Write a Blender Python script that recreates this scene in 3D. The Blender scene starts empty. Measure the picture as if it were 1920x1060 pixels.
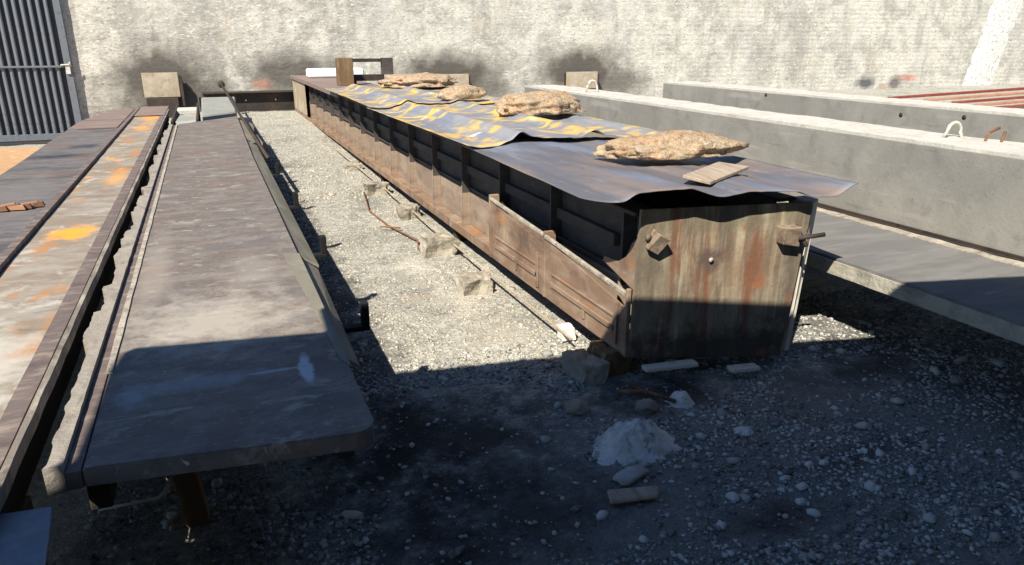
import bpy, bmesh, math, random
import numpy as np
from mathutils import Vector, noise, Matrix
random.seed(7); rng = np.random.default_rng(7)
S = bpy.context.scene; C = S.collection

# ------------------------------------------------------------------ camera
CH, F = 1.7, 1350.0
pitch = math.atan(455/F); yaw = math.atan(585/math.hypot(F, 455))
cam = bpy.data.cameras.new('camera'); camo = bpy.data.objects.new('camera', cam); C.objects.link(camo)
camo.location = (0, 0, CH); camo.rotation_euler = (math.pi/2 - pitch, 0, -yaw)
cam.sensor_width = 36; cam.lens = F/1920*36; cam.clip_end = 500; cam.clip_start = .05
S.camera = camo
S.render.resolution_x = 1024; S.render.resolution_y = 565
# ------------------------------------------------------------------ light
SX, SY = .67, .65                       # horizontal travel of sunlight per unit of drop
W = bpy.data.worlds.new('World'); S.world = W; W.use_nodes = True
nt = W.node_tree; bg = nt.nodes['Background']; sky = nt.nodes.new('ShaderNodeTexSky')
sky.sky_type = 'NISHITA'; sky.sun_disc = False
elev = math.atan(1/math.hypot(SX, SY)); az = math.atan2(-SX, -SY)
sky.sun_elevation = elev; sky.sun_rotation = az; sky.air_density = 1.0; sky.dust_density = 0; sky.ozone_density = 6.0
nt.links.new(sky.outputs[0], bg.inputs[0]); bg.inputs[1].default_value = .066
sl = bpy.data.lights.new('sun', 'SUN'); sl.energy = 5.0; sl.angle = math.radians(.5); sl.color = (1, .91, .76)
so = bpy.data.objects.new('sun', sl); C.objects.link(so); so.location = (-5, -5, 12)
so.rotation_euler = Vector((-SX, -SY, 1)).to_track_quat('Z', 'Y').to_euler()
S.view_settings.view_transform = 'Standard'; S.view_settings.look = 'None'
S.view_settings.exposure = .7; S.view_settings.gamma = 1; S.view_settings.use_curve_mapping = False
S.cycles.max_bounces = 6; S.cycles.diffuse_bounces = 2

# ------------------------------------------------------------------ materials
def mat(name, base, layers=(), rough=.8, metal=0, bump=(), island=0, spec=.3, rough_var=0):
    """layers: (colour, scale xyz, detail, lo, hi, strength, seed[, kind])"""
    m = bpy.data.materials.new(name); m.use_nodes = True
    n = m.node_tree.nodes; l = m.node_tree.links; bs = n['Principled BSDF']
    tc = n.new('ShaderNodeTexCoord')
    def field(sc, det, seed, kind='noise'):
        mp = n.new('ShaderNodeMapping'); mp.inputs['Scale'].default_value = sc if hasattr(sc, '__len__') else (sc,)*3
        mp.inputs['Location'].default_value = (seed*3.1, seed*1.7, seed*2.3)
        l.new(tc.outputs['Object'], mp.inputs[0])
        if kind == 'noise':
            t = n.new('ShaderNodeTexNoise'); t.inputs['Scale'].default_value = 1; t.inputs['Detail'].default_value = det
            t.inputs['Roughness'].default_value = .62; t.inputs['Distortion'].default_value = .3
            l.new(mp.outputs[0], t.inputs['Vector']); return t.outputs[0]
        if kind == 'cell':
            t = n.new('ShaderNodeTexVoronoi'); t.inputs['Scale'].default_value = 1
            l.new(mp.outputs[0], t.inputs['Vector'])
            s = n.new('ShaderNodeSeparateColor'); l.new(t.outputs['Color'], s.inputs[0]); return s.outputs[0]
        if kind in ('crack', 'dist'):
            d = n.new('ShaderNodeTexNoise'); d.inputs['Scale'].default_value = 1.6; d.inputs['Detail'].default_value = 3
            l.new(mp.outputs[0], d.inputs['Vector'])
            a = n.new('ShaderNodeVectorMath'); a.operation = 'MULTIPLY_ADD'
            l.new(d.outputs['Color'], a.inputs[0]); a.inputs[1].default_value = (.42,)*3; l.new(mp.outputs[0], a.inputs[2])
            t = n.new('ShaderNodeTexVoronoi'); t.inputs['Scale'].default_value = 1
            if kind == 'crack': t.feature = 'DISTANCE_TO_EDGE'
            l.new(a.outputs[0], t.inputs['Vector']); return t.outputs['Distance']
    col = None
    rgb = n.new('ShaderNodeRGB'); rgb.outputs[0].default_value = (*base, 1); col = rgb.outputs[0]
    if island:
        g = n.new('ShaderNodeNewGeometry'); hv = n.new('ShaderNodeMapRange'); l.new(g.outputs['Random Per Island'], hv.inputs[0])
        hv.inputs[3].default_value = 1-island; hv.inputs[4].default_value = 1+island
        mx = n.new('ShaderNodeVectorMath'); mx.operation = 'SCALE'; l.new(col, mx.inputs[0]); l.new(hv.outputs[0], mx.inputs['Scale']); col = mx.outputs[0]
    for ly in layers:
        c, sc, det, lo, hi, st, seed = ly[:7]; kind = ly[7] if len(ly) > 7 else 'noise'
        f = field(sc, det, seed, kind)
        mr = n.new('ShaderNodeMapRange'); l.new(f, mr.inputs[0]); mr.inputs[1].default_value = lo; mr.inputs[2].default_value = hi
        mr.inputs[4].default_value = st; mr.clamp = True
        fac = mr.outputs[0]
        if len(ly) > 8:   # a second mask (scale, lo, hi, seed)
            s2, lo2, hi2, sd2 = ly[8]; f2 = field(s2, 3, sd2)
            m2 = n.new('ShaderNodeMapRange'); l.new(f2, m2.inputs[0]); m2.inputs[1].default_value = lo2; m2.inputs[2].default_value = hi2
            mu = n.new('ShaderNodeMath'); mu.operation = 'MULTIPLY'; l.new(fac, mu.inputs[0]); l.new(m2.outputs[0], mu.inputs[1]); fac = mu.outputs[0]
        mx = n.new('ShaderNodeMix'); mx.data_type = 'RGBA'; l.new(fac, mx.inputs[0]); l.new(col, mx.inputs[6]); mx.inputs[7].default_value = (*c, 1)
        col = mx.outputs[2]
    l.new(col, bs.inputs['Base Color'])
    bs.inputs['Roughness'].default_value = rough; bs.inputs['Metallic'].default_value = metal
    if 'Specular IOR Level' in bs.inputs: bs.inputs['Specular IOR Level'].default_value = spec
    if rough_var:
        f = field(4, 5, 9); mr = n.new('ShaderNodeMapRange'); l.new(f, mr.inputs[0]); mr.inputs[1].default_value = .3; mr.inputs[2].default_value = .7
        mr.inputs[3].default_value = rough-rough_var; mr.inputs[4].default_value = min(1, rough+rough_var); l.new(mr.outputs[0], bs.inputs['Roughness'])
    prev = None
    for sc, det, strength, dist, *k in bump:
        f = field(sc, det, 5, k[0] if k else 'noise')
        b = n.new('ShaderNodeBump'); b.inputs['Strength'].default_value = strength; b.inputs['Distance'].default_value = dist
        l.new(f, b.inputs['Height'])
        if prev: l.new(prev, b.inputs['Normal'])
        prev = b.outputs[0]
    if prev: l.new(prev, bs.inputs['Normal'])
    m['nt'] = 1
    return m, n, l, bs, tc

def M(*a, **k): return mat(*a, **k)[0]

def add_patches(res, items, nscale=5, upright=False):
    """irregular patches: stains, and shade painted into the colour: (x, y, rx, ry, colour, strength, core) in the object's own coordinates"""
    m, n, l, bs, tc = res; col = bs.inputs['Base Color'].links[0].from_socket
    nz = n.new('ShaderNodeTexNoise'); nz.inputs['Scale'].default_value = nscale; nz.inputs['Detail'].default_value = 9; nz.inputs['Roughness'].default_value = .7
    l.new(tc.outputs['Object'], nz.inputs['Vector'])
    for x, y, rx, ry, c, st, core in items:
        mp = n.new('ShaderNodeMapping'); mp.vector_type = 'TEXTURE'; mp.inputs['Location'].default_value = (x, 0, y) if upright else (x, y, 0); mp.inputs['Scale'].default_value = (rx, 50, ry) if upright else (rx, ry, 50)
        l.new(tc.outputs['Object'], mp.inputs[0]); ln = n.new('ShaderNodeVectorMath'); ln.operation = 'LENGTH'; l.new(mp.outputs[0], ln.inputs[0])
        ad = n.new('ShaderNodeMath'); ad.operation = 'MULTIPLY_ADD'; l.new(nz.outputs[0], ad.inputs[0]); ad.inputs[1].default_value = 2.2; l.new(ln.outputs['Value'], ad.inputs[2])
        mr = n.new('ShaderNodeMapRange'); l.new(ad.outputs[0], mr.inputs[0]); mr.inputs[1].default_value = 2.1; mr.inputs[2].default_value = core+1.1; mr.inputs[4].default_value = st
        mx = n.new('ShaderNodeMix'); mx.data_type = 'RGBA'; l.new(mr.outputs[0], mx.inputs[0]); l.new(col, mx.inputs[6]); mx.inputs[7].default_value = (*c, 1); col = mx.outputs[2]
    l.new(col, bs.inputs['Base Color']); return m
ORANGE = (.62, .22, .035); RUST = (.17, .07, .035); CREAM = (.55, .50, .40)
m_ground = add_patches(mat('gravel_ground', (.42, .415, .37), [((.25, .25, .225), 9, 8, .42, .62, .8, 1), ((.64, .635, .58), 22, 6, .52, .66, .8, 2),
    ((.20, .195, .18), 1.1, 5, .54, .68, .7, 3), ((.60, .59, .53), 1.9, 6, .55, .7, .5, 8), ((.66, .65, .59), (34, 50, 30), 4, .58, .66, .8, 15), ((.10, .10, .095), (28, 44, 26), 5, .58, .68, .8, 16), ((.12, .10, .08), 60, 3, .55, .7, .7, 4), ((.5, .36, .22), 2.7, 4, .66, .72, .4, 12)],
    rough=.95, bump=[(30, 8, .9, .02), (9, 6, .6, .04), (75, 2, .7, .008, 'dist')]), [(2.4, 1.9, 3.6, 1.25, (.17, .175, .175), .75, .55), (.75, 2.75, .75, .55, (.035, .033, .032), .85, .3), (.9, 2.1, .6, .35, (.035, .033, .032), .75, .2), (1.9, 2.75, .5, .22, (.035, .033, .032), .85, .2), (1.85, 1.75, .35, .14, (.035, .033, .032), .85, .2), (2.45, 1.95, .4, .12, (.035, .033, .032), .6, .2), (3.0, 2.55, .5, .2, (.035, .033, .032), .6, .1), (3.4, 3.3, .5, 1.2, (.035, .033, .032), .6, .3), (1.45, 4.4, .22, .5, (.62, .58, .50), .6, .2), (1.35, 5.3, .2, .3, (.68, .64, .57), .7, .2), (1.5, 8.0, .25, .8, (.17, .18, .16), .7, .2), (1.5, 3.7, .3, .4, (.6, .57, .5), .5, .2), (.55, 8, .38, 9, (.035, .033, .032), .85, .45)], 5)  # last long dark strip paints the slab table's shadow on the ground
m_pebble = M('pebble', (.35, .36, .35), [((.60, .60, .56), 30, 4, .5, .7, .6, 1), ((.15, .14, .13), 3, 3, .5, .66, .6, 2)], rough=.9, island=.75, bump=[(90, 4, .5, .004)])
m_pebble_pale = M('pale_pebble', (.42, .39, .325), [((.56, .55, .49), 30, 4, .5, .7, .6, 1)], rough=.95, island=.35, bump=[(90, 4, .5, .004)])
m_sand = M('sand', (.50, .30, .16), [((.65, .5, .36), 5, 6, .5, .7, .8, 1), ((.3, .2, .12), 14, 5, .55, .7, .6, 2)], rough=.95, bump=[(30, 6, .7, .02)])
m_steel = add_patches(mat('worn_steel', (.16, .132, .118), [((.225, .205, .185), (4, 7, 3), 10, .44, .60, .8, 1), ((.36, .335, .30), (5, 8, 4), 10, .58, .64, .75, 13), ((.10, .10, .11), (7, 10, 5), 10, .54, .62, .6, 14), ((.36, .34, .31), (40, 60, 30), 5, .60, .66, .55, 17), ((.08, .075, .075), (24, 60, 24), 5, .60, .67, .6, 18), ((.5, .48, .44), (1.2, 120, 3), 3, .68, .72, .5, 19), ((.13, .12, .125), (2, 5, 2), 6, .5, .72, .6, 2), ((.18, .115, .09), (1.5, 2.2, 2), 6, .52, .72, .55, 3),
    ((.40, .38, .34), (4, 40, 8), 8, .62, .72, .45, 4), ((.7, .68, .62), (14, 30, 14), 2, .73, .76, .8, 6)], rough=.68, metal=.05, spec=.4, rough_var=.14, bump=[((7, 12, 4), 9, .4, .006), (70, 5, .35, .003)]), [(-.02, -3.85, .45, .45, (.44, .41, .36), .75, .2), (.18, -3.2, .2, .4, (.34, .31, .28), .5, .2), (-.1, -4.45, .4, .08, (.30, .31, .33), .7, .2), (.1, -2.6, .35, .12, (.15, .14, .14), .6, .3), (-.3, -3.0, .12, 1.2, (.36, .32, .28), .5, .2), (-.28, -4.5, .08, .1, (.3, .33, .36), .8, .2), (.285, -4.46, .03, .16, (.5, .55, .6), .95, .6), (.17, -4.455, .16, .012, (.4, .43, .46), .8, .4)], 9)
m_plate = add_patches(mat('left_sheet_steel', (.15, .14, .14), [((.21, .20, .20), (4, 11, 3), 10, .44, .60, .8, 1), ((.30, .285, .27), (26, 60, 24), 5, .60, .67, .5, 17), ((.08, .075, .08), (5, 16, 5), 9, .55, .64, .6, 14), ((.085, .08, .085), (1, 2.2, 2), 6, .52, .66, .8, 2), ((.22, .12, .09), (1.5, 2, 2), 6, .55, .7, .5, 3)], rough=.6, metal=.15, rough_var=.1, bump=[((3, 14, 4), 7, .25, .01)]), [(-.05, .75, .36, .22, (.045, .05, .065), .9, .3), (.12, 1.5, .22, .25, (.045, .05, .065), .85, .3), (.0, -1.5, .3, 1.6, (.22, .20, .19), .5, .2)], 7)  # two dark bluish bands across the sheet
m_redsteel = M('red_brown_steel', (.21, .155, .14), [((.29, .235, .215), (1.5, 6, 3), 6, .45, .66, .7, 1), ((.15, .10, .09), (2, 5, 3), 6, .55, .7, .7, 2)], rough=.7, bump=[(40, 5, .3, .004)])
m_rail = add_patches(mat('orange_rusted_rail', (.27, .225, .18), [((.36, .335, .30), (4, 6, 4), 8, .45, .62, .85, 1), ((.15, .10, .075), (2, 6, 3), 6, .56, .68, .6, 2), ((.50, .48, .44), (5, 6, 4), 9, .56, .66, .8, 5),
    ((.45, .21, .08), (4, 2.0, 2), 9, .55, .64, .8, 3), ((.80, .34, .05), (4.5, 1.8, 2), 9, .62, .67, .9, 4)], rough=.7, metal=.1, bump=[((6, 16, 4), 7, .4, .012)]), [(-.08, -5.0, .28, .5, (.50, .48, .43), .85, .4), (0, -5.6, .2, .3, (.24, .17, .12), .7, .2), (.02, 5.2, .2, 1.6, (.80, .36, .07), .8, .3), (0, 3.2, .15, .5, (.80, .36, .07), .7, .2), (-.02, -2.9, .17, .22, (.85, .38, .05), 1, .4), (.05, -.9, .12, .5, (.75, .36, .08), .7, .1)], 7)
m_lip = M('purple_grey_lip', (.15, .12, .115), [((.3, .25, .21), (5, 14, 5), 7, .5, .66, .8, 1), ((.08, .06, .06), (4, 9, 4), 6, .5, .7, .7, 2)], rough=.7, bump=[(30, 6, .4, .006)])
m_lip2 = M('rail_edge', (.20, .175, .155), [((.40, .36, .30), (8, 3, 8), 8, .50, .62, .85, 1), ((.09, .075, .07), (9, 6, 8), 7, .54, .68, .8, 2)], rough=.85, bump=[(25, 8, .6, .01)])
m_crust = M('cement_crusted_lip', (.33, .30, .26), [((.5, .46, .38), (8, 10, 8), 7, .45, .62, .85, 1), ((.16, .12, .09), (9, 12, 8), 7, .56, .68, .8, 2)], rough=.9, bump=[(25, 8, .8, .02), (80, 4, .4, .005)])
m_black = M('black_steel', (.012, .012, .013), rough=.8)  # even near-black for the rail's side beams and the clamp arms
m_lipcrust = M('grimy_lip_crust', (.29, .265, .235), [((.36, .32, .27), (5, 2.2, 5), 7, .48, .66, .85, 1), ((.13, .10, .08), (7, 5, 8), 7, .54, .68, .8, 2)], rough=.9, bump=[(30, 8, .7, .012), (80, 4, .4, .005)])
m_dark = M('dark_steel', (.045, .038, .036), [((.085, .06, .045), (3, 3, 3), 6, .45, .65, .8, 1), ((.02, .02, .022), 6, 5, .55, .7, .8, 2)], rough=.7, metal=.2, bump=[(40, 5, .3, .004)])
m_form = M('rusty_form_steel', (.25, .165, .115), [((.36, .28, .21), (2, 3, 10), 7, .45, .64, .8, 1), ((.10, .065, .05), (3, 4, 4), 7, .50, .68, .75, 2), ((.42, .19, .07), (1.4, 1.6, 5), 7, .56, .66, .8, 3), ((.5, .44, .34), (2, 14, 3), 7, .64, .73, .7, 4)], rough=.72, metal=.1, bump=[(30, 7, .4, .008)])
m_web = M('shaded_web_steel', (.075, .064, .06), [((.13, .11, .095), (2, 3, 7), 7, .5, .66, .7, 1), ((.04, .036, .034), (3, 4, 4), 7, .50, .68, .6, 2), ((.12, .065, .04), (2, 2, 5), 7, .62, .7, .6, 3)], rough=.75, bump=[(30, 7, .4, .008)])  # web colour darkened to paint the shade under the sheets
m_lower = M('sunlit_lower_web', (.27, .205, .16), [((.38, .31, .24), (2, 2.4, 8), 8, .46, .64, .8, 1), ((.14, .10, .08), (3, 3, 6), 7, .53, .68, .7, 2), ((.40, .2, .09), (1.4, 1.2, 4), 7, .60, .68, .7, 3)], rough=.85, bump=[(30, 7, .4, .008)])  # lighter copy that paints the sunlit band of the lower web
m_end = add_patches(mat('streaked_end_plate', (.26, .22, .16), [((.13, .11, .09), 2.6, 7, .46, .6, .8, 7), ((.19, .085, .05), (8, 8, 1.5), 9, .51, .60, .9, 1), ((.44, .39, .28), (11, 11, 1.1), 8, .52, .66, .95, 2), ((.12, .09, .075), (15, 15, 2.5), 7, .5, .66, .6, 11),
    ((.10, .075, .06), (9, 9, 2.2), 7, .56, .68, .8, 3), ((.34, .12, .06), (7, 7, 5), 7, .60, .68, .8, 4)], rough=.8, bump=[(28, 7, .5, .008)]) , [(-.05, .02, .75, .22, (.035, .03, .028), .8, .5), (-.42, .55, .1, .3, (.12, .10, .08), .7, .3), (.38, .35, .1, .35, (.10, .085, .07), .7, .3), (-.09, .55, .09, .09, (.10, .075, .07), .9, .5), (.0, .74, .5, .08, (.16, .14, .10), .6, .3), (.12, .5, .25, .22, (.20, .10, .06), .5, .2)], 9, True)  # widest low patch paints the shade on the plate's lower part
m_sheet = M('blue_grey_tin', (.125, .125, .145), [((.19, .215, .285), (2.2, .8, 2), 5, .45, .65, .8, 1), ((.225, .175, .15), (4, .8, 3), 9, .46, .58, .85, 2), ((.23, .27, .37), (3, .4, 3), 5, .56, .64, .6, 31), ((.32, .30, .29), (40, 8, 10), 6, .62, .70, .6, 33), ((.11, .105, .12), (9, .7, 4), 5, .56, .7, .5, 3), ((.30, .28, .28), (30, 1.2, 6), 6, .62, .72, .6, 4)],
    rough=.55, metal=.05, spec=.5, rough_var=.08, bump=[((6, 2, 6), 6, .5, .012), ((30, 9, 9), 7, .2, .003)])  # blue and dark lengthwise bands paint reflections into the sheet colour
m_back = M('yellow_cracked_tin', (.19, .215, .28), [((.29, .29, .30), (2.2, 1.2, 2), 5, .42, .6, .8, 1), ((.24, .19, .17), (5, .9, 3), 6, .52, .66, .7, 2),
    ((.68, .47, .10), (2.1, 1.9, 2), 3, .10, .02, .95, 3, 'crack', ((2.3, 1.6, 2), .42, .52, 4)), ((.78, .75, .66), (2.1, 1.9, 2), 3, .05, .02, .9, 3, 'crack', ((3.6, 3.6, 3), .62, .68, 8)), ((.64, .42, .10), (2.2, 1.6, 2), 9, .58, .63, .85, 41), ((.50, .36, .16), (7, 3, 2), 9, .57, .66, .6, 42),
    ((.55, .38, .12), (5, 3.5, 2), 8, .60, .70, .6, 5)], rough=.6, metal=.05, bump=[((20, 2, 6), 5, .12, .003)])
m_rock = M('orange_rock', (.44, .33, .215), [((.50, .42, .31), 14, 9, .45, .62, .8, 1), ((.48, .26, .13), 5, 8, .48, .66, .7, 2), ((.28, .21, .15), 40, 5, .52, .62, .8, 6), ((.17, .10, .07), 22, 6, .56, .68, .8, 3), ((.72, .66, .54), 30, 5, .6, .7, .7, 4)], rough=.95, bump=[(26, 9, 1, .03), (70, 4, .6, .008)])
m_conc = M('grey_concrete', (.235, .23, .215), [((.30, .295, .27), 2.2, 9, .42, .62, .8, 1), ((.10, .098, .09), 55, 3, .66, .72, .8, 7), ((.36, .35, .33), (1.5, .7, 6), 9, .58, .66, .6, 8), ((.17, .165, .155), 5, 8, .54, .7, .6, 2), ((.33, .32, .29), 40, 4, .6, .72, .5, 3), ((.13, .12, .11), (1, 1.2, 9), 7, .62, .72, .5, 4)], rough=.9, bump=[(45, 6, .35, .005), (9, 5, .25, .01)])
m_conctop = M('pale_concrete_top', (.52, .51, .47), [((.4, .38, .34), 6, 8, .5, .66, .7, 1), ((.66, .64, .59), 14, 5, .5, .7, .7, 2), ((.2, .19, .17), 18, 4, .66, .72, .8, 3)], rough=.9, bump=[(30, 7, .6, .01)])
m_ledge = M('ledge_concrete', (.155, .155, .155), [((.205, .205, .20), (2, 9, 4), 8, .42, .62, .8, 1), ((.14, .135, .13), (2, 6, 4), 7, .52, .7, .7, 2), ((.36, .35, .33), (4, 20, 6), 6, .62, .72, .5, 3)], rough=.85, bump=[((12, 40, 12), 6, .3, .006)])
m_ledgeside = M('ledge_side_concrete', (.42, .40, .34), [((.25, .24, .21), 7, 8, .5, .64, .8, 1), ((.68, .64, .54), (4, 3, 5), 5, .60, .66, .8, 2)], rough=.9, bump=[(24, 8, .8, .015)])
m_wood = M('weathered_wood', (.40, .33, .26), [((.24, .18, .13), (40, 4, 8), 6, .48, .64, .8, 1), ((.55, .49, .42), (25, 3, 6), 5, .55, .7, .6, 2)], rough=.85, bump=[((60, 5, 12), 6, .5, .005)])
m_brownwood = M('brown_wood', (.17, .11, .06), [((.28, .2, .11), (20, 20, 3), 6, .5, .66, .7, 1), ((.09, .06, .04), (24, 24, 3), 5, .5, .7, .7, 2)], rough=.85, bump=[((50, 50, 5), 6, .4, .004)])
m_mortar = M('pale_mortar', (.72, .72, .70), [((.42, .41, .39), 9, 9, .50, .62, .8, 1), ((.7, .69, .66), 20, 6, .55, .7, .6, 2), ((.2, .19, .18), 14, 6, .57, .66, .8, 3)], rough=.95, bump=[(26, 8, .8, .02)])
m_white = M('white_foam', (.8, .79, .75), [((.6, .58, .52), 9, 5, .55, .7, .5, 1)], rough=.8)
m_gateback = M('gate_backing', (.06, .068, .08), rough=.7)
m_gate = M('grey_gate_paint', (.17, .19, .22), [((.19, .21, .235), 6, 6, .5, .68, .6, 1), ((.08, .09, .1), 9, 5, .55, .7, .6, 2)], rough=.5, metal=.3, bump=[(30, 5, .15, .003)])
m_pad = M('stained_bearing_plate', (.36, .30, .22), [((.47, .43, .35), 3.5, 6, .45, .62, .8, 1), ((.42, .21, .08), 4, 6, .56, .66, .8, 2), ((.2, .16, .12), 9, 6, .56, .7, .7, 3)], rough=.8, bump=[(30, 6, .4, .006)])
m_mortar_grey = M('dull_bolt', (.42, .40, .36), rough=.6)
m_bracket = M('rusty_bracket', (.27, .215, .16), [((.16, .10, .07), 18, 7, .46, .60, .85, 1), ((.38, .33, .26), 25, 6, .56, .68, .7, 2)], rough=.8, bump=[(50, 6, .5, .004)])
m_red = M('red_oxide_steel', (.22, .05, .035), [((.32, .12, .08), (2, 6, 6), 6, .5, .66, .7, 1)], rough=.7)
m_tanbar = M('tan_rust_steel', (.45, .25, .15), [((.3, .14, .08), (2, 6, 6), 6, .5, .66, .7, 1)], rough=.7)
m_rebar = M('rusty_rebar', (.20, .10, .06), [((.35, .2, .12), 20, 5, .5, .66, .7, 1)], rough=.85)
m_palebar = M('pale_sunlight_sliver', (.6, .58, .52), [((.4, .36, .3), 12, 5, .5, .66, .7, 1)], rough=.8)
m_greyblock = M('grey_green_concrete', (.25, .265, .25), [((.32, .33, .31), 3, 7, .45, .62, .7, 1), ((.17, .18, .17), 6, 6, .55, .7, .6, 2)], rough=.85, bump=[(30, 6, .3, .006)])
m_sideplate = M('olive_grey_side_plate', (.20, .19, .155), [((.30, .28, .23), (6, 2, 6), 7, .46, .64, .8, 1), ((.12, .11, .09), (8, 3, 6), 6, .54, .7, .7, 2)], rough=.85, bump=[(30, 6, .4, .006)])
m_block = M('rough_concrete_block', (.30, .275, .225), [((.42, .39, .33), 8, 7, .45, .62, .8, 1), ((.2, .165, .13), (6, 6, 2), 7, .52, .68, .8, 2)], rough=.95, bump=[(24, 8, .9, .02)])
m_blue = M('blue_grey_plate', (.20, .235, .29), [((.36, .38, .41), 5, 7, .5, .68, .7, 1), ((.12, .14, .18), 3, 6, .5, .7, .7, 2)], rough=.5, metal=.3, bump=[(30, 5, .2, .004)])
m_shaderoof = M('unseen_shade_roof_tin', (.12, .12, .13), [((.2, .12, .08), 3, 5, .55, .7, .7, 1)], rough=.7)

# ------------------------------------------------------------------ helpers
def tag(o, label, cat, group=None, kind=None):
    if label: o['label'] = label
    if cat: o['category'] = cat
    if group: o['group'] = group
    if kind: o['kind'] = kind
    return o
def thing(name, label, cat, loc, group=None):
    o = bpy.data.objects.new(name, None); C.objects.link(o); o.location = loc; o.empty_display_size = .1
    bpy.context.view_layer.update()
    return tag(o, label, cat, group)
def link(name, me, m, parent=None, label=None):
    """mesh in world coordinates; moved into the parent's frame"""
    off = Vector(parent.matrix_world.translation) if parent is not None else None
    o = bpy.data.objects.new(name, me); C.objects.link(o)
    if m: me.materials.append(m)
    if parent is not None:
        me.transform(Matrix.Translation(-off)); o.parent = parent
        # sub-parts: matrix_world of a part equals its root's (parts sit at their root's origin)
    bpy.context.view_layer.update()
    if label: o['label'] = label
    return o
def recentre(o):
    """put a top-level mesh's origin at its base"""
    co = np.array([v.co[:] for v in o.data.vertices]); c = co.mean(0); c[2] = co[:, 2].min()
    o.data.transform(Matrix.Translation(-Vector(c))); o.location = c; bpy.context.view_layer.update(); return o
def bm_mesh(bm, smooth=False):
    bmesh.ops.recalc_face_normals(bm, faces=bm.faces)
    me = bpy.data.meshes.new('m'); bm.to_mesh(me); bm.free()
    if smooth: me.polygons.foreach_set('use_smooth', [True]*len(me.polygons))
    return me
def hexa(bm, p):
    """8 corners: bottom 4 then top 4, same order"""
    v = [bm.verts.new(q) for q in p]
    for f in ((0, 3, 2, 1), (4, 5, 6, 7), (0, 1, 5, 4), (1, 2, 6, 5), (2, 3, 7, 6), (3, 0, 4, 7)): bm.faces.new([v[i] for i in f])
def box(bm, x0, x1, y0, y1, z0, z1):
    hexa(bm, [(x0, y0, z0), (x1, y0, z0), (x1, y1, z0), (x0, y1, z0), (x0, y0, z1), (x1, y0, z1), (x1, y1, z1), (x0, y1, z1)])
def boxes(name, L, m, parent=None, bevel=.004, label=None):
    bm = bmesh.new()
    for b in L:
        if len(b) == 6: box(bm, *b)
        else: hexa(bm, b)
    if bevel: bmesh.ops.bevel(bm, geom=bm.edges[:], offset=bevel, segments=1, affect='EDGES', clamp_overlap=True)
    return link(name, bm_mesh(bm), m, parent, label)
def tube(bm, pts, r, seg=10, cap=True):
    pts = [Vector(p) for p in pts]; rings = []
    for i, p in enumerate(pts):
        d = (pts[min(i+1, len(pts)-1)] - pts[max(i-1, 0)]).normalized()
        a = d.cross(Vector((0, 0, 1)) if abs(d.z) < .95 else Vector((1, 0, 0))).normalized(); b = d.cross(a)
        rr = r[i] if hasattr(r, '__len__') else r
        rings.append([bm.verts.new(p + (a*math.cos(t) + b*math.sin(t))*rr) for t in [2*math.pi*k/seg for k in range(seg)]])
    for A, B in zip(rings, rings[1:]):
        for k in range(seg): bm.faces.new((A[k], A[(k+1) % seg], B[(k+1) % seg], B[k]))
    if cap: bm.faces.new(rings[0]); bm.faces.new(rings[-1][::-1])
def tubes(name, L, m, parent=None, seg=10, label=None):
    bm = bmesh.new()
    for pts, r in L: tube(bm, pts, r, seg)
    return link(name, bm_mesh(bm, True), m, parent, label)
def fbm(p, o=4): return noise.fractal(Vector(p), 1.0, 2.0, o)
def strip_mesh(left, right, z0, z1, ny, zfun=None):
    """solid strip along Y between two ragged edge functions left(y), right(y)"""
    return left, right
def ragged(name, xl, xr, y0, y1, z0, z1, n, m, parent=None, label=None, ztop=None, nx=4):
    """thin solid running along Y, its two sides given by functions of y"""
    bm = bmesh.new(); T = []; B = []
    for i in range(n+1):
        y = y0+(y1-y0)*i/n; a, b = xl(y), xr(y)
        T.append([bm.verts.new((a+(b-a)*j/nx, y, (z1(y) if callable(z1) else z1)+(ztop(a+(b-a)*j/nx, y) if ztop else 0))) for j in range(nx+1)])
        B.append([bm.verts.new((a+(b-a)*j/nx, y, z0)) for j in (0, nx)])
    for i in range(n):
        for j in range(nx): bm.faces.new((T[i][j], T[i][j+1], T[i+1][j+1], T[i+1][j]))
        bm.faces.new((B[i][0], B[i+1][0], B[i+1][1], B[i][1]))
        bm.faces.new((T[i][0], T[i+1][0], B[i+1][0], B[i][0])); bm.faces.new((T[i+1][nx], T[i][nx], B[i][1], B[i+1][1]))
    bm.faces.new(T[0][::-1]+[B[0][0], B[0][1]]); bm.faces.new(T[-1]+[B[-1][1], B[-1][0]])
    return link(name, bm_mesh(bm), m, parent, label)
def lump(name, m, c, r, rz=0, amp=.3, freq=2.2, sub=4, seed=0, flat=.0, parent=None, fine=.06):
    """irregular stone: displaced icosphere, flattened underneath"""
    bm = bmesh.new(); bmesh.ops.create_icosphere(bm, subdivisions=sub, radius=1)
    for v in bm.verts:
        d = v.co.normalized(); s = Vector((seed*7.3, seed*3.1, seed*5.7))
        q = Vector((d.x*r[0], d.y*r[1], d.z*r[2]))/min(r)
        k = 1 + amp*fbm(d*freq+s, 2) + fine*.45*fbm(q*freq+s, 4) - .06*abs(noise.noise(q*1.3+s))
        v.co = d*k
        v.co += d*.035*noise.noise(q*4.5+s)+d*.02*noise.noise(q*9+s)
        if v.co.z < -flat: v.co.z = -flat + (v.co.z+flat)*.15
    bmesh.ops.scale(bm, vec=r, verts=bm.verts); bmesh.ops.rotate(bm, cent=(0, 0, 0), matrix=Matrix.Rotation(rz, 3, 'Z'), verts=bm.verts)
    zm = min(v.co.z for v in bm.verts)
    bmesh.ops.translate(bm, vec=(c[0], c[1], c[2]-zm), verts=bm.verts)
    o = link(name, bm_mesh(bm, True), m, parent)
    return o if parent is not None else recentre(o)

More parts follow.
